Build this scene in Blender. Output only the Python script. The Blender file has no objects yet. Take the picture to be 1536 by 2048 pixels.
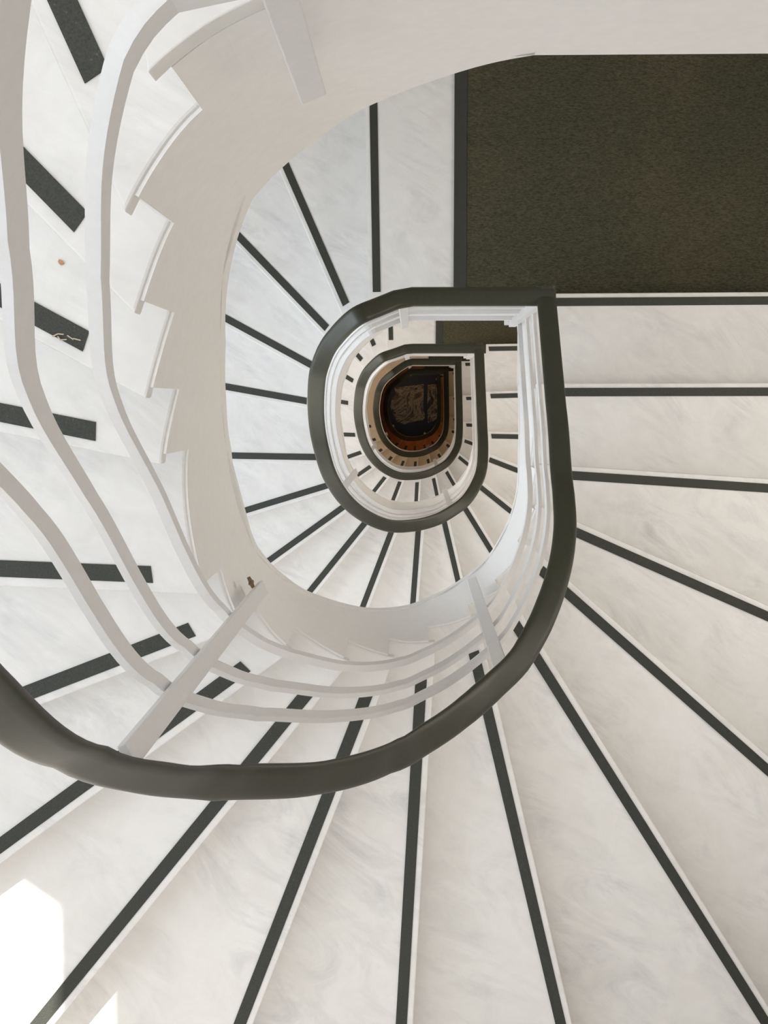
import bpy, bmesh, math, random
from mathutils import Vector, Matrix
random.seed(4)
S = bpy.context.scene
COL = S.collection
# ------------------------------------------------------------------ camera
R_STEP = .17; FLOOR_H = 18 * R_STEP; NLEV = 5
TOP = NLEV * FLOOR_H                      # height of the uppermost landing above the ground floor
cam = bpy.data.cameras.new('camera'); camo = bpy.data.objects.new('camera', cam); COL.objects.link(camo)
cam.sensor_fit = 'AUTO'; cam.sensor_width = 36.0; cam.lens = 36.0 * 2400 / 2048
cam.clip_start = .02; cam.clip_end = 100
RM = Matrix(((0.99972, -0.002168, 0.023544), (0.0, 0.995787, 0.091695), (-0.023643, -0.09167, 0.995509)))
camo.matrix_world = Matrix.Translation((0, 0, TOP + .98)) @ RM.to_4x4()
S.camera = camo
# ------------------------------------------------------------------ light
S.view_settings.view_transform = 'Standard'; S.view_settings.look = 'None'
S.view_settings.gamma = 1; S.view_settings.use_curve_mapping = False
S.view_settings.exposure = 0.19
S.cycles.use_denoising = True
S.cycles.max_bounces = 10; S.cycles.diffuse_bounces = 6; S.cycles.transparent_max_bounces = 16
S.cycles.sample_clamp_indirect = 8
W = bpy.data.worlds.new('world'); S.world = W; W.use_nodes = True
wn = W.node_tree.nodes; bg = wn['Background']; bg.inputs[0].default_value = (.80, .88, 1, 1); bg.inputs[1].default_value = 1.2
sun = bpy.data.lights.new('sun', 'SUN'); sun.energy = 9; sun.angle = .012; sun.color = (1, .93, .84)
suno = bpy.data.objects.new('sun', sun); COL.objects.link(suno)
suno.rotation_euler = Vector((.37, -.27, -1)).to_track_quat('-Z', 'Y').to_euler()
XL, XR, YB, YT = -1.62, 1.72, -1.9, 1.75          # inner faces of the stairwell walls
def area(name, loc, target, sx, sy, power, color):
    l = bpy.data.lights.new(name, 'AREA'); l.shape = 'RECTANGLE'; l.size = sx; l.size_y = sy; l.energy = power; l.color = color
    o = bpy.data.objects.new(name, l); COL.objects.link(o); o.location = loc
    o.rotation_euler = (Vector(target) - Vector(loc)).to_track_quat('-Z', 'Y').to_euler(); return o
COOL = (.82, .91, 1.0); NEUT = (1.0, .97, .93); SOFT = (1.0, .90, .78); WARM = (1.0, .76, .52); AMBER = (1.0, .50, .18)
area('overhead_fill_light', (-.55, .32, TOP + 2.72), (-.45, .1, 0), 1.7, 2.4, 33, (.93, .965, 1))  # unseen fill added overhead to brighten treads and string faces
LV = [  # per floor: left window; right and front fills are added below
    (0, 9, COOL), (1, 22, COOL), (2, 21, NEUT), (3, 8, WARM)]
for lv, p, c in LV:
    z = TOP - lv * FLOOR_H - .35
    if lv == 0: area('window_light', (XL + .05, -.45, TOP + .75), (.5, -.1, TOP - 1.0), 1.3, 1.3, p, c)
    else: area('window_light', (XL + .05, -.35, TOP - lv * FLOOR_H + .82), (.4, -.2, TOP - lv * FLOOR_H + .15), 1.5, 1.1, p, c)
for lv, p, c in [(0, 10, SOFT), (1, 12, SOFT), (2, 5.5, SOFT), (3, 2.5, WARM)]:
    z = TOP - lv * FLOOR_H - FLOOR_H + 1.5
    area('right_fill_light', (XR - .08, .1, z), (0, -.1, z - .8), .6, 1.0, p, c)  # added warm fill from the right side, no fitting there
for lv, p, c in [(0, 4, NEUT), (1, 8, NEUT), (2, 9, NEUT), (3, 2.5, WARM)]:
    z = TOP - lv * FLOOR_H - .9
    area('front_fill_light', (0, YB + .06, z), (0, 0, z - .9), 1.4, .9, p, c)  # added fill along the front wall, which has no window
area('lower_flight_fill_light', (.9, -1.2, .95 + FLOOR_H * .5), (.5, -.8, 0), .4, .4, 2.6, AMBER)  # amber fill added to brighten the lowest treads
area('ground_fill_light', (-.3, .9, 2.2), (0, 0, 0), .5, .5, 2.2, (1, .82, .58))  # added fill that brings out the ground floor slabs
# ------------------------------------------------------------------ materials
def newmat(name):
    m = bpy.data.materials.new(name); m.use_nodes = True
    nt = m.node_tree; return m, nt, nt.nodes['Principled BSDF']
def N(nt, t, **kw):
    n = nt.nodes.new(t)
    for k, v in kw.items():
        if k in n.inputs: n.inputs[k].default_value = v
        else: setattr(n, k, v)
    return n
def ramp(nt, stops):
    n = nt.nodes.new('ShaderNodeValToRGB'); e = n.color_ramp.elements
    e[0].position, e[0].color = stops[0][0], (*stops[0][1], 1); e[1].position, e[1].color = stops[-1][0], (*stops[-1][1], 1)
    for p, c in stops[1:-1]:
        x = e.new(p); x.color = (*c, 1)
    return n
def coords(nt, scale=(1, 1, 1), rot=(0, 0, 0)):
    g = N(nt, 'ShaderNodeNewGeometry'); mp = N(nt, 'ShaderNodeMapping'); mp.inputs['Scale'].default_value = scale
    mp.inputs['Rotation'].default_value = rot
    nt.links.new(g.outputs['Position'], mp.inputs['Vector']); return mp.outputs['Vector']
def marble(name, base, vein, warm, rough=.38):
    m, nt, b = newmat(name); L = nt.links.new
    v = coords(nt, (1, 1, 1.3), (.3, .2, .6))
    oi = N(nt, 'ShaderNodeObjectInfo'); add = N(nt, 'ShaderNodeVectorMath', operation='ADD')
    cmb = N(nt, 'ShaderNodeCombineXYZ'); mul = N(nt, 'ShaderNodeMath', operation='MULTIPLY'); mul.inputs[1].default_value = 23.0
    L(oi.outputs['Random'], mul.inputs[0]); L(mul.outputs[0], cmb.inputs[0]); L(mul.outputs[0], cmb.inputs[2])
    L(v, add.inputs[0]); L(cmb.outputs[0], add.inputs[1]); vec = add.outputs[0]
    n1 = N(nt, 'ShaderNodeTexNoise', Scale=2.2, Detail=6, Roughness=.62, Distortion=1.6); L(vec, n1.inputs['Vector'])
    n2 = N(nt, 'ShaderNodeTexNoise', Scale=9.0, Detail=8, Roughness=.7, Distortion=.8); L(vec, n2.inputs['Vector'])
    mp = N(nt, 'ShaderNodeMapping'); mp.inputs['Scale'].default_value = (1.6, 4.5, 2.0); mp.inputs['Rotation'].default_value = (0, 0, .5); L(vec, mp.inputs['Vector'])
    n3 = N(nt, 'ShaderNodeTexNoise', Scale=1.7, Detail=7, Roughness=.7, Distortion=2.4); L(mp.outputs[0], n3.inputs['Vector'])
    r1 = ramp(nt, [(.38, (0, 0, 0)), (.72, (1, 1, 1))]); L(n1.outputs['Fac'], r1.inputs[0])
    r3 = ramp(nt, [(.43, (0, 0, 0)), (.78, (.85, .85, .85))]); L(n3.outputs['Fac'], r3.inputs[0])
    mm = N(nt, 'ShaderNodeMath', operation='MULTIPLY'); L(r1.outputs[0], mm.inputs[0]); L(r3.outputs[0], mm.inputs[1])
    m1 = N(nt, 'ShaderNodeMixRGB'); m1.inputs[1].default_value = (*base, 1); m1.inputs[2].default_value = (*vein, 1); L(mm.outputs[0], m1.inputs[0])
    r2 = ramp(nt, [(.40, (0, 0, 0)), (.80, (.8, .8, .8))]); L(n2.outputs['Fac'], r2.inputs[0])
    m2 = N(nt, 'ShaderNodeMixRGB'); m2.inputs[2].default_value = (*warm, 1); L(m1.outputs[0], m2.inputs[1]); L(r2.outputs[0], m2.inputs[0])
    L(m2.outputs[0], b.inputs['Base Color']); b.inputs['Roughness'].default_value = rough
    b.inputs['Specular IOR Level'].default_value = .3
    return m
M_MARB = marble('white_marble', (.88, .875, .86), (.42, .43, .455), (.80, .785, .755))
def plain(name, col, rough=.5, noise=0., nscale=30, bump=0., spec=.5, metal=0.):
    m, nt, b = newmat(name); L = nt.links.new
    b.inputs['Roughness'].default_value = rough; b.inputs['Specular IOR Level'].default_value = spec; b.inputs['Metallic'].default_value = metal
    v = coords(nt); n = N(nt, 'ShaderNodeTexNoise', Scale=nscale, Detail=5, Roughness=.6); L(v, n.inputs['Vector'])
    lo = tuple(c * (1 - noise) for c in col); hi = tuple(min(1, c * (1 + noise)) for c in col)
    r = ramp(nt, [(.3, lo), (.7, hi)]); L(n.outputs['Fac'], r.inputs[0]); L(r.outputs[0], b.inputs['Base Color'])
    if bump:
        bp = N(nt, 'ShaderNodeBump'); bp.inputs['Strength'].default_value = bump; bp.inputs['Distance'].default_value = .002
        L(n.outputs['Fac'], bp.inputs['Height']); L(bp.outputs[0], b.inputs['Normal'])
    return m
M_PLASTER = plain('white_plaster', (.91, .90, .885), .75, .02, 60, .25, .2)
M_WALL = plain('cream_wall_paint', (.74, .70, .65), .8, .02, 20, .2, .2)
M_PAINT = plain('white_enamel_paint', (.80, .80, .80), .42, .02, 90, .2, .4)
M_RAIL = plain('black_handrail_plastic', (.036, .038, .023), .44, .12, 120, .03, .45)
def gripmat():
    m, nt, b = newmat('black_grip_tape'); L = nt.links.new
    v = coords(nt); n = N(nt, 'ShaderNodeTexNoise', Scale=420, Detail=3); L(v, n.inputs['Vector'])
    r = ramp(nt, [(.3, (.022, .025, .019)), (.70, (.048, .052, .042)), (.80, (.22, .22, .20))]); L(n.outputs['Fac'], r.inputs[0])
    L(r.outputs[0], b.inputs['Base Color']); b.inputs['Roughness'].default_value = .6
    bp = N(nt, 'ShaderNodeBump'); bp.inputs['Strength'].default_value = .4; bp.inputs['Distance'].default_value = .001
    L(n.outputs['Fac'], bp.inputs['Height']); L(bp.outputs[0], b.inputs['Normal']); return m
M_GRIP = gripmat()
def carpetmat():
    m, nt, b = newmat('dark_olive_carpet'); L = nt.links.new
    v = coords(nt, (1, 3.2, 1)); n = N(nt, 'ShaderNodeTexNoise', Scale=95, Detail=5, Roughness=.75); L(v, n.inputs['Vector'])
    v2 = coords(nt); n2 = N(nt, 'ShaderNodeTexNoise', Scale=3, Detail=3); L(v2, n2.inputs['Vector'])
    r = ramp(nt, [(.30, (.031, .031, .019)), (.70, (.142, .136, .092))]); L(n.outputs['Fac'], r.inputs[0])
    r2 = ramp(nt, [(.35, (.84, .88, .84)), (.7, (1.05, .99, .96))]); L(n2.outputs['Fac'], r2.inputs[0])
    mx = N(nt, 'ShaderNodeMixRGB', blend_type='MULTIPLY'); mx.inputs[0].default_value = 1; L(r.outputs[0], mx.inputs[1]); L(r2.outputs[0], mx.inputs[2])
    L(mx.outputs[0], b.inputs['Base Color']); b.inputs['Roughness'].default_value = .95; b.inputs['Specular IOR Level'].default_value = .1
    bp = N(nt, 'ShaderNodeBump'); bp.inputs['Strength'].default_value = .6; bp.inputs['Distance'].default_value = .003
    L(n.outputs['Fac'], bp.inputs['Height']); L(bp.outputs[0], b.inputs['Normal']); return m
M_CARPET = carpetmat()
M_TRIM = plain('black_rubber_trim', (.035, .036, .028), .5, .1, 60)
M_RUST = plain('rust', (.20, .13, .07), .8, .3, 200)
M_LEAF = plain('dry_leaf', (.55, .27, .13), .7, .3, 300)
M_STRAW = plain('dry_straw', (.60, .52, .38), .7, .2, 300)
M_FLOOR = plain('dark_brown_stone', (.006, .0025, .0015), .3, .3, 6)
M_AMBER_STONE = plain('amber_tinted_stone', (.40, .17, .07), .45, .25, 12)  # dim warm lamplight of the lowest flight put into the stone colour
M_WARM_STONE = marble('warm_tinted_stone', (.72, .60, .44), (.48, .38, .27), (.66, .54, .40))  # warm light on the fourth flight tinted into the marble colours
def slabmat():
    m, nt, b = newmat('swirled_brown_stone'); L = nt.links.new
    v = coords(nt, (1, 1, 1)); n = N(nt, 'ShaderNodeTexNoise', Scale=3.4, Detail=7, Roughness=.62, Distortion=2.6); L(v, n.inputs['Vector'])
    r = ramp(nt, [(.38, (.03, .008, .004)), (.46, (.30, .19, .10)), (.51, (.62, .55, .38)), (.57, (.10, .04, .02)), (.68, (.60, .56, .42))]); L(n.outputs['Fac'], r.inputs[0])
    L(r.outputs[0], b.inputs['Base Color']); b.inputs['Roughness'].default_value = .3; return m
M_SLAB = slabmat()
M_GLASS, _nt, _b = newmat('clear_window_glass')
_t = _nt.nodes.new('ShaderNodeBsdfTransparent'); _g = _nt.nodes.new('ShaderNodeBsdfGlossy'); _g.inputs['Roughness'].default_value = .02
_mx = _nt.nodes.new('ShaderNodeMixShader'); _mx.inputs[0].default_value = .06
_nt.links.new(_t.outputs[0], _mx.inputs[1]); _nt.links.new(_g.outputs[0], _mx.inputs[2]); _nt.links.new(_mx.outputs[0], _nt.nodes['Material Output'].inputs[0])
_nt.nodes.remove(_b)
# ------------------------------------------------------------------ helpers
def mesh_obj(name, verts, faces, mat, parent=None, smooth=False, bevel=0):
    me = bpy.data.meshes.new(name); me.from_pydata([tuple(v) for v in verts], [], faces); me.validate()
    bm = bmesh.new(); bm.from_mesh(me); bmesh.ops.recalc_face_normals(bm, faces=bm.faces); bm.to_mesh(me); bm.free()
    o = bpy.data.objects.new(name, me); COL.objects.link(o)
    if mat: me.materials.append(mat)
    if smooth:
        for p in me.polygons: p.use_smooth = True
    if bevel:
        md = o.modifiers.new('bevel', 'BEVEL'); md.width = bevel; md.segments = 2; md.limit_method = 'ANGLE'; md.angle_limit = math.radians(50)
    if parent:
        o.parent = parent; o.matrix_parent_inverse = Matrix.Identity(4)
        o.location = -parent.location
    return o
def tag(o, label=None, cat=None, group=None, kind=None):
    if label: o['label'] = label
    if cat: o['category'] = cat
    if group: o['group'] = group
    if kind: o['kind'] = kind
    return o
def empty(name, loc):
    o = bpy.data.objects.new(name, None); o.empty_display_size = .1; COL.objects.link(o); o.location = loc; return o
def prism(poly, z0, z1):
    n = len(poly); v = [(x, y, z0) for x, y in poly] + [(x, y, z1) for x, y in poly]
    f = [tuple(range(n))[::-1], tuple(range(n, 2 * n))] + [(i, (i + 1) % n, n + (i + 1) % n, n + i) for i in range(n)]
    return v, f
def box(x0, x1, y0, y1, z0, z1): return prism([(x0, y0), (x1, y0), (x1, y1), (x0, y1)], z0, z1)
def joinvf(lst):
    V, F = [], []
    for v, f in lst:
        k = len(V); V += list(v); F += [tuple(i + k for i in q) for q in f]
    return V, F
def catmull(P, step=.012):
    out = []
    for i in range(len(P) - 1):
        p0 = P[i - 1] if i else 2 * P[0] - P[1]; p1, p2 = P[i], P[i + 1]; p3 = P[i + 2] if i + 2 < len(P) else 2 * P[-1] - P[-2]
        n = max(1, int((p2 - p1).length / step))
        for j in range(n):
            t = j / n
            out.append(.5 * ((2 * p1) + (p2 - p0) * t + (2 * p0 - 5 * p1 + 4 * p2 - p3) * t * t + (3 * p1 - p0 - 3 * p2 + p3) * t ** 3))
    out.append(P[-1]); return out
def straight(a, b, step=.02):
    n = max(1, int((b - a).length / step)); return [a.lerp(b, i / n) for i in range(n)]
def offset(P, d, closed=False):
    """offset an open plan polyline to its left by d with mitred joints"""
    out = []
    for i, p in enumerate(P):
        a = (p - P[i - 1]).normalized() if i else None; b = (P[i + 1] - p).normalized() if i + 1 < len(P) else None
        if a is None: a = b
        if b is None: b = a
        t = (a + b).normalized(); n = Vector((-t.y, t.x)); c = max(.5, n.dot(Vector((-a.y, a.x)))); out.append(p + n * (d / c))
    return out
# ------------------------------------------------------------------ plan of the stair (nosing lines: direction in degrees, signed distance)
NL0 = [(99.0, 0.168), (113.95, 0.1745), (134.35, 0.1493), (151.78, 0.1528), (168.72, 0.1537), (177.89, 0.3079), (201.41, 0.249), (216.48, 0.2353), (231.24, 0.2259), (249.25, 0.1573), (266.93, 0.0815), (283.35, 0.0329), (302.23, -0.0514), (318.68, -0.0827), (336.35, -0.1232), (356.32, -0.1585), (0.12, 0.0544), (0.28, 0.3394)]
NL1 = [(90.98, 0.1406), (113.58, 0.1045), (134.01, 0.0665), (151.47, 0.0887), (169.87, 0.0984), (179.02, 0.2597), (197.04, 0.2597), (215.84, 0.2229), (231.25, 0.2026), (249.27, 0.1502), (265.94, 0.0997), (283.31, 0.0444), (301.73, -0.0294), (321.36, -0.0981), (338.93, -0.1136), (358.9, -0.1536), (1.58, 0.0448), (0.88, 0.32)]
NL2 = [(91.83, 0.1425), (112.73, 0.1114), (130.5, 0.1000), (149.0, 0.1091), (170.9, 0.1018), (178.35, 0.2576), (199.31, 0.2356), (214.74, 0.2287), (232.03, 0.202), (249.36, 0.1462), (267.06, 0.0923), (282.12, 0.061), (300.05, -0.0153), (320.99, -0.0797), (340.1, -0.1242), (358.39, -0.1487), (1.2, 0.0420), (.9, 0.3251)]
def lines(NL):
    out = []
    for a, r in NL:
        a = math.radians(a); d = Vector((math.cos(a), math.sin(a))); out.append((d, Vector((-d.y, d.x)), r))
    d, n, r = out[-1]; out.append((d, n, r + r - out[-2][2])); return out
V2 = lambda L: [Vector(p) for p in L]
W0 = V2([(.125, .356), (.05, .352), (-.06, .340), (-.13, .315), (-.176, .290), (-.22, .252), (-.262, .19), (-.293, .115), (-.325, .01), (-.345, -.09), (-.340, -.2), (-.312, -.32), (-.275, -.395), (-.224, -.45), (-.122, -.511), (-.03, -.539), (.03, -.54), (.09, -.530), (.145, -.510), (.208, -.483), (.263, -.435), (.314, -.36), (.345, -.286), (.36, -.205), (.37, -.1), (.374, 0)])
W1 = V2([(-.03, .30), (-.10, .268), (-.165, .236), (-.223, .192), (-.261, .149), (-.292, .085), (-.313, 0), (-.321, -.076), (-.316, -.153), (-.297, -.256), (-.255, -.36), (-.188, -.444), (-.099, -.503), (0, -.522), (.095, -.517), (.17, -.494), (.25, -.452), (.308, -.385), (.343, -.306), (.36, -.17), (.366, 0)])
def ys(P, s): return [Vector((p.x, p.y * s if p.y < 0 else p.y)) for p in P]
LEVELS = []
for lv in range(5):
    NL = lines((NL0, NL1, NL2, NL1, NL1)[lv])
    curve = [W0, W1, ys(W1, .965), ys(W1, .965), ys(W1, .89)][lv]
    ytop = (.356, .30, .288, .328, .335)[lv]; xk = .125 if lv == 0 else -.03; xr = .375 if lv == 0 else .367
    inset = (.020, .022, .014, .022, .030)[lv]
    d18, n18, r18 = NL[17]; end_y = (r18 - n18.x * xr) / n18.y + .004
    if lv: curve = [Vector((curve[0].x, ytop)), Vector((curve[1].x, curve[1].y + (ytop - .30) * .6))] + curve[2:]
    pts = catmull(curve) ; pts += straight(pts.pop(), Vector((xr, end_y))) + [Vector((xr, end_y))]
    LEVELS.append(dict(lv=lv, NL=NL, pts=pts, ytop=ytop, xk=xk, xr=xr, inset=inset, z=TOP - lv * FLOOR_H))
def n_of(q, L, hint):
    """how many nosings down the flight a plan point lies; hint keeps it monotone"""
    best = None; NL = L['NL']
    for k in range(18):
        s1 = NL[k][1].dot(q) - NL[k][2]; s2 = NL[k + 1][1].dot(q) - NL[k + 1][2]
        if s1 >= 0 and s2 < 0:
            n = k + 1 + s1 / (s1 - s2)
            if hint - .6 <= n <= hint + 1.6 and (best is None or abs(n - hint) < abs(best - hint)): best = n
    return best
for L in LEVELS:
    ns = []; hint = 1.0; started = False
    for p in L['pts']:
        if not started:
            s = L['NL'][0][1].dot(p) - L['NL'][0][2]
            if s < 0 or p.x > .3: ns.append(None); continue
            started = True
        n = n_of(p, L, hint)
        if n is None: n = hint
        hint = max(hint, n); ns.append(hint)
    i1 = next(i for i, n in enumerate(ns) if n is not None)
    # before the first nosing: a run-in from the kink, 0 .. 1
    acc = [0]
    for i in range(1, i1 + 1): acc.append(acc[-1] + (L['pts'][i] - L['pts'][i - 1]).length)
    for i in range(i1): ns[i] = acc[i] / acc[-1]
    L['n'] = ns; L['i1'] = i1
    # light smoothing copy for the rails
    sm = list(ns)
    for _ in range(14):
        sm = [sm[0]] + [(sm[i - 1] + 2 * sm[i] + sm[i + 1]) / 4 for i in range(1, len(sm) - 1)] + [sm[-1]]
    L['ns'] = sm
T_STRING = .62; T_SLAB = .30
def z_low(n, L):
    z = L['z']
    if n < 1: t = n * n * (3 - 2 * n); return z - T_SLAB - (T_STRING - T_SLAB) * (.4 * n + .6 * t)
    return max(z - (n - 1) * R_STEP - T_STRING, z - FLOOR_H - T_SLAB)
LIFT = [(0, .0), (.6, .04), (1.2, .12), (2.7, .22), (3.8, .27), (4.9, .20), (6.0, .09), (6.7, .05), (9, .0), (30, 0)]
LIFT0 = [(0, .15), (1.2, .15), (2.7, .22), (3.8, .29), (4.9, .18), (5.5, .105), (6.0, .07), (6.7, .045), (9, .0), (30, 0)]
def lift(k, L=None):
    if L is not None and L['lv'] == 0:
        for (a, u), (b, v) in zip(LIFT0[:-1], LIFT0[1:]):
            if a <= k <= b: return u + (v - u) * (k - a) / (b - a)
    for (a, u), (b, v) in zip(LIFT[:-1], LIFT[1:]):
        if a <= k <= b: return u + (v - u) * (k - a) / (b - a)
    return 0
def z_nose(n, L):
    """pitch line followed by rails and bars"""
    z = L['z']; k = max(n, 0)
    if k < .9: return z + lift(k, L)
    zz = z - (k - 1) * R_STEP + lift(k, L) if k >= 1 else z + lift(k, L)
    if k > 15.6: zz -= .19 * min(1, max(0, (k - 15.6) / 2.0)) ** .8
    return max(zz, z - FLOOR_H)
def line_at(L, k, P):
    """where nosing line k meets plan polyline P (nearest crossing on the outward side)"""
    d, n, r = L['NL'][k - 1]; best = None
    for i in range(len(P) - 1):
        s1 = n.dot(P[i]) - r; s2 = n.dot(P[i + 1]) - r
        if (s1 < 0) != (s2 < 0):
            q = P[i].lerp(P[i + 1], s1 / (s1 - s2)); o = d.dot(q - Vector((.04, -.15)))
            if k >= 17: o = q.x
            if best is None or o > best[0]: best = (o, q, i)
    return best[1], best[2]
def line_off(L, k, off, base):
    """point of the curve where the nosing line k, moved back by off, cuts it"""
    q0, ci = base; nk = L['NL'][k - 1][1]; j = ci; prev = q0
    while j >= 0:
        s0 = nk.dot(prev - q0); s1 = nk.dot(L['pts'][j] - q0)
        if s1 <= -off: return prev.lerp(L['pts'][j], (-off - s0) / (s1 - s0)), j
        prev = L['pts'][j]; j -= 1
    return q0 - nk * off, ci
def hit(q, d):
    t = 1e9; side = 0
    e = .003
    if d.x > 1e-6: t, side = (XR - e - q.x) / d.x, 0
    if d.x < -1e-6: t, side = (XL + e - q.x) / d.x, 2
    if d.y > 1e-6 and (YT - e - q.y) / d.y < t: t, side = (YT - e - q.y) / d.y, 1
    if d.y < -1e-6 and (YB + e - q.y) / d.y < t: t, side = (YB + e - q.y) / d.y, 3
    return q + d * t, side
CORN = {(1, 2): (XL + .003, YT - .003), (2, 3): (XL + .003, YB + .003), (3, 0): (XR - .003, YB + .003), (0, 1): (XR - .003, YT - .003)}
ORD = ['first', 'second', 'third', 'fourth', 'fifth', 'sixth', 'seventh', 'eighth', 'ninth', 'tenth', 'eleventh', 'twelfth', 'thirteenth', 'fourteenth', 'fifteenth', 'sixteenth', 'seventeenth']
FLIGHT = ['nearest flight', 'second flight down', 'third flight down', 'fourth flight down', 'lowest flight']
LOOK = ['white marble step with black grip strip', 'pale marble step with dark grip strip', 'small cream marble step with dark grip strip', 'tiny warm-tinted marble step with black grip strip', 'dim amber-tinted stone step with black strip']
EXTRA = {(0, 4): 'bluish marble step with leaf crumb and straw', (0, 9): 'white marble step crossed by the bright sun patch', (0, 12): 'white marble step with grey mottled veins', (0, 13): 'white marble step with broad grey streaks', (0, 18): 'warm beige marble step with small dark scuff', (0, 17): 'warm beige marble step with faint diagonal veins'}
for L in LEVELS:
    lv = L['lv']; pts = L['pts']; z0 = L['z']
    mstone = M_MARB if lv < 3 else (M_WARM_STONE if lv == 3 else M_AMBER_STONE)
    if lv == 2: pass
    cross = {}
    for k in range(1, 19): cross[k] = line_at(L, k, pts)
    L['cross'] = cross
    for k in range(2, 19):
        zk = z0 - (k - 1) * R_STEP
        qa, ia = cross[k - 1]; qb, ib = cross[k]
        da, na, _ = L['NL'][k - 1 - 1]; db, nb, _ = L['NL'][k - 1]
        qk, jk = line_off(L, k - 1, .016, (qa, ia))
        inner = [qk] + pts[jk + 1: ib + 1] + [qb]
        inner = [p for i, p in enumerate(inner) if i in (0, len(inner) - 1) or min((p - inner[0]).length, (p - inner[-1]).length) > .004]
        inner = offset(inner, -.004)
        oa, sa = hit(qa, da); ob, sb = hit(qb, db)
        poly = [ob] + inner[::-1] + [hit(qk, da)[0]]
        s = sa
        while s != sb:
            s2 = (s + 1) % 4; poly.append(Vector(CORN[(s, s2)])); s = s2
        poly = [(p.x, p.y) for p in poly]
        c = qb.lerp(ob, .35)
        root = empty('marble_step', (c.x, c.y, zk - R_STEP))
        v, f = prism(poly, zk - .03, zk); mesh_obj('tread', v, f, mstone, root, bevel=.0035)
        # riser below the front edge
        q1 = line_off(L, k, .014, (qb, ib))[0] + db * .004; q4 = line_off(L, k, .034, (qb, ib))[0] + db * .004; q2 = ob - nb * .014; q3 = ob - nb * .034
        v, f = prism([(p.x, p.y) for p in (q1, q2, q3, q4)], zk - R_STEP, zk - .0302)
        mesh_obj('riser', v, f, mstone, root)
        # grip strip inset from the nosing and stopping short of the well
        gap = (.126, .112, .10, .10, .082, .082, .088, .088, .088, .088, .088, .085, .075, .072, .07, .068, .066)[k - 2]
        g0 = qb + db * gap - nb * .014; g1 = ob - db * .06 - nb * .014; g2 = g1 - nb * .026; g3 = g0 - nb * .026 + db * .004
        v, f = prism([(p.x, p.y) for p in (g0, g1, g2, g3)], zk + .0002, zk + .0025)
        mesh_obj('grip_strip', v, f, M_GRIP, root)
        o = ORD[k - 2]
        look = EXTRA.get((lv, k), LOOK[lv])
        tag(root, '%s, %s down on the %s' % (look, o, FLIGHT[lv]), 'stair step', 'marble steps of the ' + FLIGHT[lv])
    # ---- sloping stair slab with the smooth face towards the well
    V, F = [], []
    cols = []
    for i, p in enumerate(pts):
        n = L['n'][i]
        cols.append((p, n))
    for k in range(1, 19):
        q, i = cross[k]; cols.append((q, float(k)))
    cols.sort(key=lambda c: c[1]) if False else None
    # rebuild in order along the curve
    seq = []
    cr = sorted([(cross[k][1], k) for k in cross])
    jump = {}
    for ci, k in cr:
        q = cross[k][0]; nk = L['NL'][k - 1][1]; j = ci; need = .015; prev = q
        while j > 0:
            s0 = nk.dot(prev - q); s1 = nk.dot(pts[j] - q)
            if s1 <= -need: f_ = (-need - s0) / (s1 - s0); jump.setdefault(j, []).append((prev.lerp(pts[j], f_), k, L['n'][j] + (k - L['n'][j]) * .5 if j >= ci - 1 else L['n'][j])); break
            prev = pts[j]; j -= 1
    qs, js = line_off(L, 1, .0345, cross[1])
    for i, p in enumerate(pts):
        seq.append((p, L['n'][i], None))
        if i == js: seq.append((qs, L['n'][i], 0))
        for q, k, n_ in jump.get(i, []): seq.append((q, max(L['n'][i], min(L['n'][min(i + 1, len(pts) - 1)], L['n'][i] + (q - p).length / max(1e-6, (pts[min(i + 1, len(pts) - 1)] - p).length) * (L['n'][min(i + 1, len(pts) - 1)] - L['n'][i]))), k))
    cur = 0
    rows = []
    for p, n, k in seq:
        zt = z0 - (cur - 1) * R_STEP - .005 if cur > 1 else (z0 - .031 if cur == 1 else z0 - T_SLAB)
        rows.append((p, z_low(n, L), zt))
        if k is not None:
            cur = k + 1; rows.append((p, z_low(n, L), z0 - (cur - 1) * R_STEP - (.005 if cur > 1 else .031)))
    # outward thickness .12 of solid under the treads
    P2 = [r[0] for r in rows]
    outp = []
    for i, p in enumerate(P2):
        j0 = max(0, i - 3); j1 = min(len(P2) - 1, i + 3); t = (P2[j1] - P2[j0]).normalized(); outp.append(p + Vector((t.y, -t.x)) * .018)
    n = len(rows)
    for i in range(n): V.append((P2[i].x, P2[i].y, rows[i][1])); V.append((P2[i].x, P2[i].y, max(rows[i][2], rows[i][1] + .01)))
    for i in range(n): V.append((outp[i].x, outp[i].y, rows[i][1])); V.append((outp[i].x, outp[i].y, max(rows[i][2], rows[i][1] + .01)))
    for i in range(n - 1):
        a, b = 2 * i, 2 * i + 2
        F.append((a, b, b + 1, a + 1)); m = 2 * n
        F.append((m + a, m + a + 1, m + b + 1, m + b)); F.append((a, m + a, m + b, b)); F.append((a + 1, b + 1, m + b + 1, m + a + 1))
    F.append((0, 1, 2 * n + 1, 2 * n)); e = 2 * n - 2; F.append((e, 2 * n + e, 2 * n + e + 1, e + 1))
    st = empty('stair_string', (pts[len(pts) // 2].x, pts[len(pts) // 2].y, z0 - FLOOR_H * .5))
    me = mesh_obj('string_face', V, F, M_PLASTER, st)
    # soffit: plastered underside of the flight out to the walls
    V, F = [], []
    segs = []
    for k in range(1, 19):
        q, i = cross[k]; d = L['NL'][k - 1][0]; o_, s = hit(q, d); segs.append((q, o_, s, z_low(float(k), L)))
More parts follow.
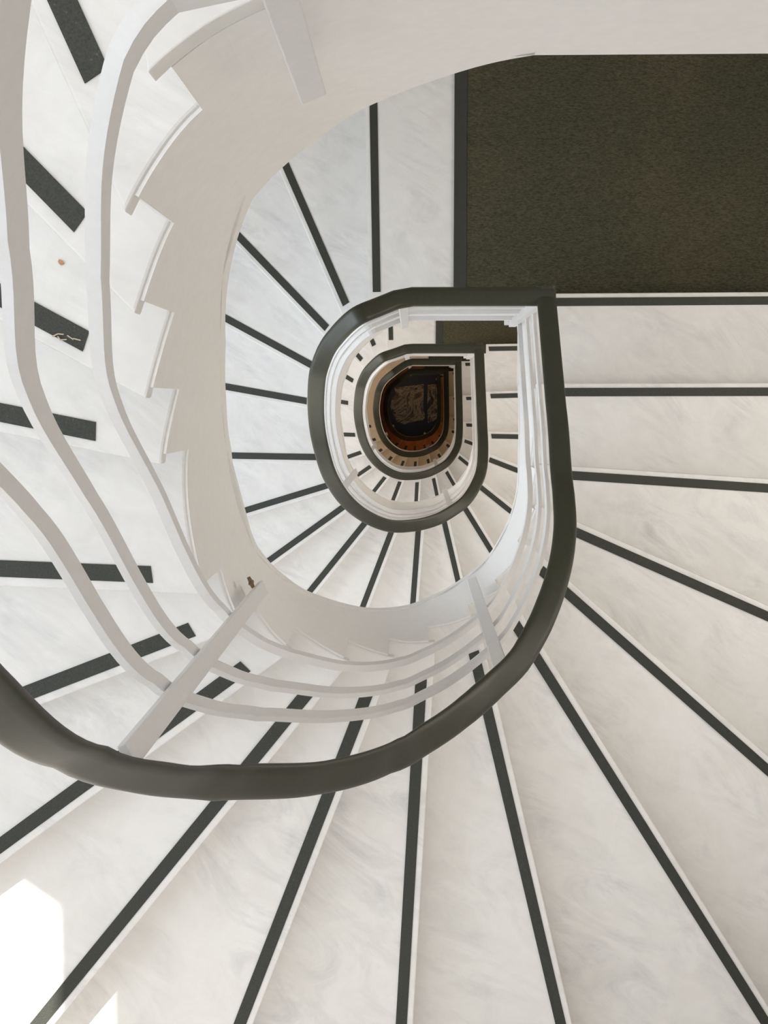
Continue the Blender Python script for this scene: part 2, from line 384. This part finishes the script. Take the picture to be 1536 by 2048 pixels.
    for a, b in zip(segs[:-1], segs[1:]):
        poly = [(a[0], a[3]), (a[1], a[3])]; s = a[2]
        while s != b[2]:
            s2 = (s + 1) % 4; poly.append((Vector(CORN[(s, s2)]), (a[3] + b[3]) / 2)); s = s2
        poly += [(b[1], b[3]), (b[0], b[3])]
        k0 = len(V); m = len(poly)
        V += [(p.x, p.y, z + .03) for p, z in poly] + [(p.x, p.y, z + .055) for p, z in poly]
        F.append(tuple(range(k0, k0 + m))); F.append(tuple(range(k0 + m, k0 + 2 * m)))
        for j in range(m): F.append((k0 + j, k0 + (j + 1) % m, k0 + m + (j + 1) % m, k0 + m + j))
    mesh_obj('soffit', V, F, M_PLASTER, st)
    SL = ['smooth white curved string of the nearest flight beside its jagged steps', 'white curved string edging the second flight down', 'white curved string edging the third flight down', 'cream curved string edging the fourth flight down', 'dark curved string around the lowest flight']
    if lv == 0:
        i_ = min(range(len(pts)), key=lambda i: (pts[i] - Vector((-.100, .33))).length)
        q = pts[i_]; t_ = (pts[i_ + 1] - q).normalized(); n_ = Vector((-t_.y, t_.x)); zc = z0 + .98 - q.length * 2400 / 730
        V = [(q.x + t_.x * a + n_.x * b, q.y + t_.y * a + n_.y * b, zc + c) for b in (-.001, .001) for a, c in ((-.004, -.006), (.003, -.007), (.005, .002), (.001, .007), (-.004, .003))]
        rs = mesh_obj('rust_spot', V, [(0, 1, 2, 3, 4), (9, 8, 7, 6, 5)] + [(j, (j + 1) % 5, 5 + (j + 1) % 5, 5 + j) for j in range(5)], M_RUST, st); rs['label'] = 'small brown rust spot'
    tag(st, SL[lv], 'stair string', 'stair strings around the well')
# ------------------------------------------------------------------ landings
for L in LEVELS:
    lv = L['lv']; z = L['z']; yt = L['ytop']; cross = L['cross']
    q1, i1 = cross[1]; d1 = L['NL'][0][0]; o1, s1 = hit(q1, d1)
    inner = [q1] + L['pts'][:i1 + 1][::-1]
    if lv == 0:
        tail = [Vector((XR, yt))]
    else:
        n18 = LEVELS[lv - 1]['NL'][17]; y18 = n18[2] - .034
        tail = [Vector((L['xr'], yt)), Vector((L['xr'] + .002, y18)), Vector((XR, y18))]
    poly = [(p.x, p.y) for p in inner + tail + [Vector((XR, YT)), o1]]
    land = empty('landing_floor', ((XR + L['xk']) / 2, 1.0, z - T_SLAB))
    qs, js = line_off(L, 1, .0345, cross[1])
    spoly = [(p.x, p.y) for p in [qs] + L['pts'][:js + 1][::-1] + tail + [Vector((XR, YT)), hit(qs, d1)[0]]]
    v, f = prism(spoly, z - T_SLAB, z - .0305); mesh_obj('landing_slab', v, f, M_PLASTER, land)
    mst = M_MARB if lv < 3 else (M_WARM_STONE if lv == 3 else M_AMBER_STONE)
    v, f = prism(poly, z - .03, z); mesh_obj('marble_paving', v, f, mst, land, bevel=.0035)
    dn, nn, _ = L['NL'][0]
    g0 = q1 + dn * .115 - nn * .014; g1 = o1 - dn * .06 - nn * .014; g2 = g1 - nn * .026; g3 = g0 - nn * .026
    v, f = prism([(p.x, p.y) for p in (g0, g1, g2, g3)], z + .0002, z + .0025); mesh_obj('grip_strip', v, f, M_GRIP, land)
    # riser down to the first step
    a = line_off(L, 1, .014, cross[1])[0] + dn * .004; a2 = line_off(L, 1, .034, cross[1])[0] + dn * .004; b = o1 - nn * .014
    v, f = prism([(p.x, p.y) for p in (a, b, b - nn * .02, a2)], z - R_STEP, z - .031); mesh_obj('riser', v, f, mst, land)
    tag(land, ['white slab edge of the uppermost landing across the top', 'marble landing with large dark carpet, upper right', 'marble landing one floor below the large carpeted one', 'cream landing two floors below the large carpeted one', 'dim brown landing at the lowest turn'][lv], 'landing', 'stair landings')
    if lv == 0: continue
    cx0 = .178
    v, f = prism([(cx0, .318), (XR - .01, .318), (XR - .01, YT - .01), (cx0, YT - .01)], z + .0005, z + .008)
    cp = empty('carpet', (1.0, 1.0, z))
    mesh_obj('carpet_pile', v, f, M_CARPET, cp)
    v, f = prism([(cx0 - .043, .318), (cx0 - .001, .318), (cx0 - .001, YT - .01), (cx0 - .043, YT - .01)], z + .0005, z + .011)
    mesh_obj('edge_trim', v, f, M_TRIM, cp, bevel=.002)
    tag(cp, ['', 'large dark olive-black carpet filling the upper right landing', 'dark carpet on the landing seen just above the second rail loop', 'black carpet sliver above the third rail loop', 'black carpet sliver on the lowest landing'][lv], 'carpet', 'landing carpets')
# ------------------------------------------------------------------ railings
def sweep(P3, prof, caps=True):
    """sweep a section (lateral, vertical) along 3-D points, lateral mitred in plan"""
    P = [Vector((p.x, p.y)) for p in P3]; V, F = [], []; m = len(prof)
    for i, p in enumerate(P):
        a = (p - P[i - 1]) if i else None; b = (P[i + 1] - p) if i + 1 < len(P) else None
        if a is None: a = b
        if b is None: b = a
        a = a.normalized(); b = b.normalized(); t = (a + b).normalized(); nrm = Vector((-t.y, t.x)); c = max(.55, nrm.dot(Vector((-a.y, a.x))))
        for u, w in prof: V.append((p.x + nrm.x * u / c, p.y + nrm.y * u / c, P3[i].z + w))
    for i in range(len(P) - 1):
        for j in range(m):
            k = (j + 1) % m; F.append((i * m + j, i * m + k, (i + 1) * m + k, (i + 1) * m + j))
    if caps: F.append(tuple(range(m))); F.append(tuple(range((len(P) - 1) * m, len(P) * m))[::-1])
    return V, F
def rrect(w, h, r, seg=5):
    out = []
    for cx, cy, a0 in ((w / 2 - r, h / 2 - r, 0), (-w / 2 + r, h / 2 - r, 90), (-w / 2 + r, -h / 2 + r, 180), (w / 2 - r, -h / 2 + r, 270)):
        for i in range(seg + 1):
            a = math.radians(a0 + 90 * i / seg); out.append((cx + r * math.cos(a), cy + r * math.sin(a)))
    return out
RAILSEC = rrect(.051, .030, .0135, 6)
FLATSEC = [(-.0045, -.023), (.0045, -.023), (.0045, .023), (-.0045, .023)]
LOWSEC = [(-.007, -.015), (.007, -.015), (.007, .015), (-.007, .015)]
RAIL_H = .80
BARX = {.0: [(0, 0), (5, 0), (6.6, .045), (9, .15), (12, .20), (14, .09), (16, 0), (20, 0)],
        .255: [(0, 0), (5, 0), (6.6, .065), (9, .09), (12, .15), (14, .07), (16, 0), (20, 0)],
        .465: [(0, 0), (5, 0), (6.6, .05), (9, .03), (12, .09), (14, .04), (16, 0), (20, 0)]}
def smoothed_path(L, inset, dz, ext=.004):
    """path along the well: flat top length then down round the curve to the next corner"""
    lv = L['lv']; P = L['pts']; ns = L['ns']
    Q = offset(P, inset)
    top = L['ytop'] - inset
    xr = L['xr'] - inset
    start = Vector((XR - .01, top)) if lv == 0 else Vector((xr + ext, top))
    nx = LEVELS[min(lv + 1, 4)]; ynext = nx['ytop'] - nx['inset']
    pre = [start, Vector((L['xk'] + .03, top))]
    pth = [Vector((p.x, p.y, L['z'] + dz + lift(0, L) + (.0015 if lv else 0))) for p in pre]
    zz = []
    for i, p in enumerate(Q):
        zz.append(z_nose(ns[i], L) + dz)
        tab = BARX.get(round(dz, 3))
        if tab:
            for (a_, u_), (b_, v_) in zip(tab[:-1], tab[1:]):
                if a_ <= ns[i] <= b_: zz[-1] += u_ + (v_ - u_) * (ns[i] - a_) / (b_ - a_)
        if lv == 0 and .2 < dz < .3:
            n_ = ns[i]; zz[-1] += -.035 if n_ < 3.0 else (-.035 + (n_ - 3) * .035 if n_ < 5 else max(0, .035 - (n_ - 5) * .02))
    # ease the bend at the kink
    for _ in range(6): zz = [zz[0]] + [(zz[i - 1] + zz[i] + zz[i + 1]) / 3 for i in range(1, len(zz) - 1)] + [zz[-1]]
    body = [Vector((p.x, p.y, zz[i])) for i, p in enumerate(Q) if p.y < ynext]
    if lv == 0: body = [b for b in body if b.x < .124 or b.y < .2]
    else: body = [b for b in body if b.x < -.031 or b.y < .2]
    last = body[-1]
    end = Vector((xr, ynext, L['z'] - FLOOR_H + dz))
    body = [b for b in body if not (b.x > .3 and b.y > end.y - .012)]
    return pth + body + [end, end + Vector((0, ext, 0))]
BARH = (('lower_rail_bar', .00, LOWSEC), ('middle_rail_bar', .255, FLATSEC), ('upper_rail_bar', .465, FLATSEC))
RL = ['nearest black handrail with three white bars sweeping across the foreground', 'black handrail with white bars, second loop down', 'small black handrail loop inside the second one', 'smaller black handrail loop with cream bars around the dark floor', 'innermost black handrail loop at the bottom of the well']
for L in LEVELS:
    lv = L['lv']
    root = empty('stair_railing', (L['pts'][0].x, L['pts'][0].y, L['z']))
    path = smoothed_path(L, L['inset'], RAIL_H, .0275)
    V, F = sweep(path, RAILSEC); hr = mesh_obj('handrail', V, F, M_RAIL, root)
    for p in hr.data.polygons: p.use_smooth = len(p.vertices) == 4
    hr.data.set_sharp_from_angle(angle=math.radians(38)) if hasattr(hr.data, 'set_sharp_from_angle') else None
    hr['label'] = 'black moulded handrail'
    bi = L['inset'] + .002
    for nm, h, sec in BARH:
        V, F = sweep(smoothed_path(L, max(.012, bi), h), sec); mesh_obj('rail_bar', V, F, M_PAINT, root)
    # posts: flat bars standing against the inner face
    Q = offset(L['pts'], max(.012, bi) + .012); ns = L['ns']
    def post(idx, zt, zb, w=.026, d=.010, foot=False):
        p = Q[idx]; a = (Q[min(idx + 3, len(Q) - 1)] - Q[max(idx - 3, 0)]).normalized(); nrm = Vector((-a.y, a.x))
        poly = [p - a * w / 2 - nrm * d / 2, p + a * w / 2 - nrm * d / 2, p + a * w / 2 + nrm * d / 2, p - a * w / 2 + nrm * d / 2]
        v, f = prism([(q.x, q.y) for q in poly], zb, zt)
        p2 = p - nrm * .018
        poly2 = [p2 - a * .018 - nrm * .012, p2 + a * .018 - nrm * .012, p2 + a * .018 + nrm * .014, p2 - a * .018 + nrm * .014]
        po = mesh_obj('post', v, f, M_PAINT, root, bevel=.0015)
        return po, p, a, nrm
    for target in (.9 if lv == 0 else .1, 6.62, 12.18):
        idx = min(range(len(ns)), key=lambda i: abs(ns[i] - target) if (lv or target > 1) else (L['pts'][i] - Vector((-.105, .32))).length); zz = z_nose(ns[idx], L)
        po, p, a, nrm = post(idx, zz + RAIL_H - .02, zz - (.26 if target > 1 else (.35 if lv == 0 else .24)))
        if lv == 0 and 6 < target < 7:
            V, F = [], []
            c = p - nrm * .004 - a * .022; zc = zz - .20
            rr = [.010, .005, .012, .004, .011, .006, .013, .005]
            for j, r in enumerate(rr):
                an = j * math.tau / len(rr); V.append((c.x + a.x * r * math.cos(an) - nrm.x * .004, c.y + a.y * r * math.cos(an) - nrm.y * .004, zc + r * 1.3 * math.sin(an)))
            k = len(V); V += [(x + nrm.x * .006, y + nrm.y * .006, z_) for x, y, z_ in V]
            F = [tuple(range(k))[::-1], tuple(range(k, 2 * k))] + [(j, (j + 1) % k, k + (j + 1) % k, k + j) for j in range(k)]
            rp = mesh_obj('rust_patch', V, F, M_RUST, None); rp.parent = po; rp.location = (0, 0, 0); rp['label'] = 'brown rust scab by the post foot'
    idx = len(Q) - 1
    zc = L['z'] - FLOOR_H
    c = Vector((L['xr'] - max(.012, bi) - .012, .0)); nx = LEVELS[min(lv + 1, 4)]; c.y = nx['ytop'] - nx['inset'] - .012
    v, f = box(c.x - .012, c.x + .012, c.y - .012, c.y + .012, zc - .12, zc + RAIL_H - .02)
    v2, f2 = box(c.x - .028, c.x - .0115, c.y - .006, c.y + .016, zc - .12, zc - .08)
    v, f = joinvf([(v, f), (v2, f2)]); mesh_obj('corner_post', v, f, M_PAINT, root, bevel=.0015)
    tag(root, RL[lv], 'railing', 'stair railings around the well')
# ------------------------------------------------------------------ litter on the fourth step
zl = TOP - 3 * R_STEP
def flat_star(name, cx, cy, z, pts, mat):
    v, f = prism([(cx + x, cy + y) for x, y in pts], z, z + .002); return mesh_obj(name, v, f, mat)
k = 1.49 / 2400
lf = flat_star('leaf_fragment', (128 - 825) * k, (803 - 528) * k, zl + .001, [(-.0035, .0005), (-.002, .0035), (.001, .002), (.004, -.0015), (.0025, -.003), (0, -.0035), (-.002, -.002)], M_LEAF)
tag(lf, 'tiny orange-brown leaf fragment on the bluish marble step', 'leaf')
tw = []
for i, (x0, y0, x1, y1) in enumerate([(108, 674, 120, 669), (120, 669, 131, 670), (119, 674, 124, 681), (124, 681, 137, 680), (138, 672, 150, 680), (150, 678, 165, 682)]):
    a = Vector(((x0 - 825) * k, (803 - y0) * k)); b = Vector(((x1 - 825) * k, (803 - y1) * k)); t = (b - a).normalized(); nn = Vector((-t.y, t.x)) * .0007
    tw.append(prism([(q.x, q.y) for q in (a - nn, b - nn, b + nn, a + nn)], zl + .003, zl + .0045))
v, f = joinvf(tw); o = mesh_obj('straw_debris', v, f, M_STRAW); tag(o, 'wisps of dry straw lying on the grip strip of the bluish step', 'debris')
# ------------------------------------------------------------------ ground floor seen down the well
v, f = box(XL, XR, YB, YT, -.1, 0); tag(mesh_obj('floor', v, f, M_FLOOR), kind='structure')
def blob(name, P, mat, z0, z1, lab):
    v, f = prism(P, z0, z1); o = mesh_obj(name, v, f, mat); tag(o, lab, 'floor slab', 'swirled slabs on the ground floor'); return o
kk = 16.28 / 2400
def px(L): return [((x - 825) * kk, (803 - y) * kk) for x, y in L]
ox, oy, sc = 700, 660, 1 / 5.12
def cz(L): return px([(ox + x * sc, oy + y * sc) for x, y in L])
blob('stone_slab', cz([(455, 590), (600, 575), (690, 565), (755, 555), (752, 700), (748, 830), (765, 850), (765, 900), (740, 925), (660, 935), (560, 965), (480, 935), (455, 880), (425, 830), (415, 770), (435, 700), (470, 660)]), M_SLAB, .001, .012, 'cream and brown swirled stone slab seen at the bottom of the well')
blob('stone_slab', cz([(795, 565), (905, 550), (910, 700), (908, 800), (890, 900), (850, 935), (800, 948), (790, 800)]), M_SLAB, .001, .012, 'narrow swirled stone slab beside the dark joint at the bottom')
# ------------------------------------------------------------------ stairwell walls with window openings
ZT = TOP + 2.8
def wall_with_holes(name, axis, c, th, a0, a1, holes):
    """axis 'x': wall plane x=c spanning y; 'y': plane y=c spanning x; th signed outwards"""
    us = sorted({a0, a1} | {h[0] for h in holes} | {h[1] for h in holes}); zs = sorted({-.1, ZT} | {h[2] for h in holes} | {h[3] for h in holes})
    parts = []
    for u0, u1 in zip(us[:-1], us[1:]):
        run = None
        for z0, z1 in zip(zs[:-1], zs[1:]):
            inh = any(h[0] <= u0 and u1 <= h[1] and h[2] <= z0 and z1 <= h[3] for h in holes)
            if inh:
                if run: parts.append((u0, u1, *run)); run = None
            else: run = (run[0], z1) if run else (z0, z1)
        if run: parts.append((u0, u1, *run))
    bx = []
    for u0, u1, z0, z1 in parts:
        lo, hi = min(c, c + th), max(c, c + th)
        bx.append(box(lo, hi, u0, u1, z0, z1) if axis == 'x' else box(u0, u1, lo, hi, z0, z1))
    v, f = joinvf(bx); return tag(mesh_obj(name, v, f, M_WALL), kind='structure')
WIN = [(-1.55, -.32, TOP - i * FLOOR_H - .55, TOP - i * FLOOR_H + 1.12) for i in range(0, 4)]
WIN[0] = (-1.55, -.275, TOP - .55, TOP + 1.387)
wall_with_holes('wall_left', 'x', XL, -.12, YB - .12, YT + .12, WIN)
wall_with_holes('wall_right', 'x', XR, .12, YB - .12, YT + .12, [])
wall_with_holes('wall_front', 'y', YB, -.12, XL, XR, [])
wall_with_holes('wall_back', 'y', YT, .12, XL, XR, [])
for i, (y0, y1, z0, z1) in enumerate(WIN):
    fr = joinvf([box(XL - .09, XL - .05, y0, y0 + .03, z0, z1), box(XL - .09, XL - .05, y1 - .03, y1, z0, z1), box(XL - .09, XL - .05, y0 + .03, y1 - .03, z0, z0 + .03), box(XL - .09, XL - .05, y0 + .03, y1 - .03, z1 - .03, z1)])
    w = mesh_obj('window_%d' % (i + 1), fr[0], fr[1], M_PAINT); tag(w, kind='structure')
    v, f = box(XL - .073, XL - .069, y0 + .03, y1 - .03, z0 + .03, z1 - .03); g = mesh_obj('pane', v, f, M_GLASS); g.parent = w
v, f = box(XL, XR, YB, YT, ZT, ZT + .15); tag(mesh_obj('ceiling', v, f, M_WALL), kind='structure')
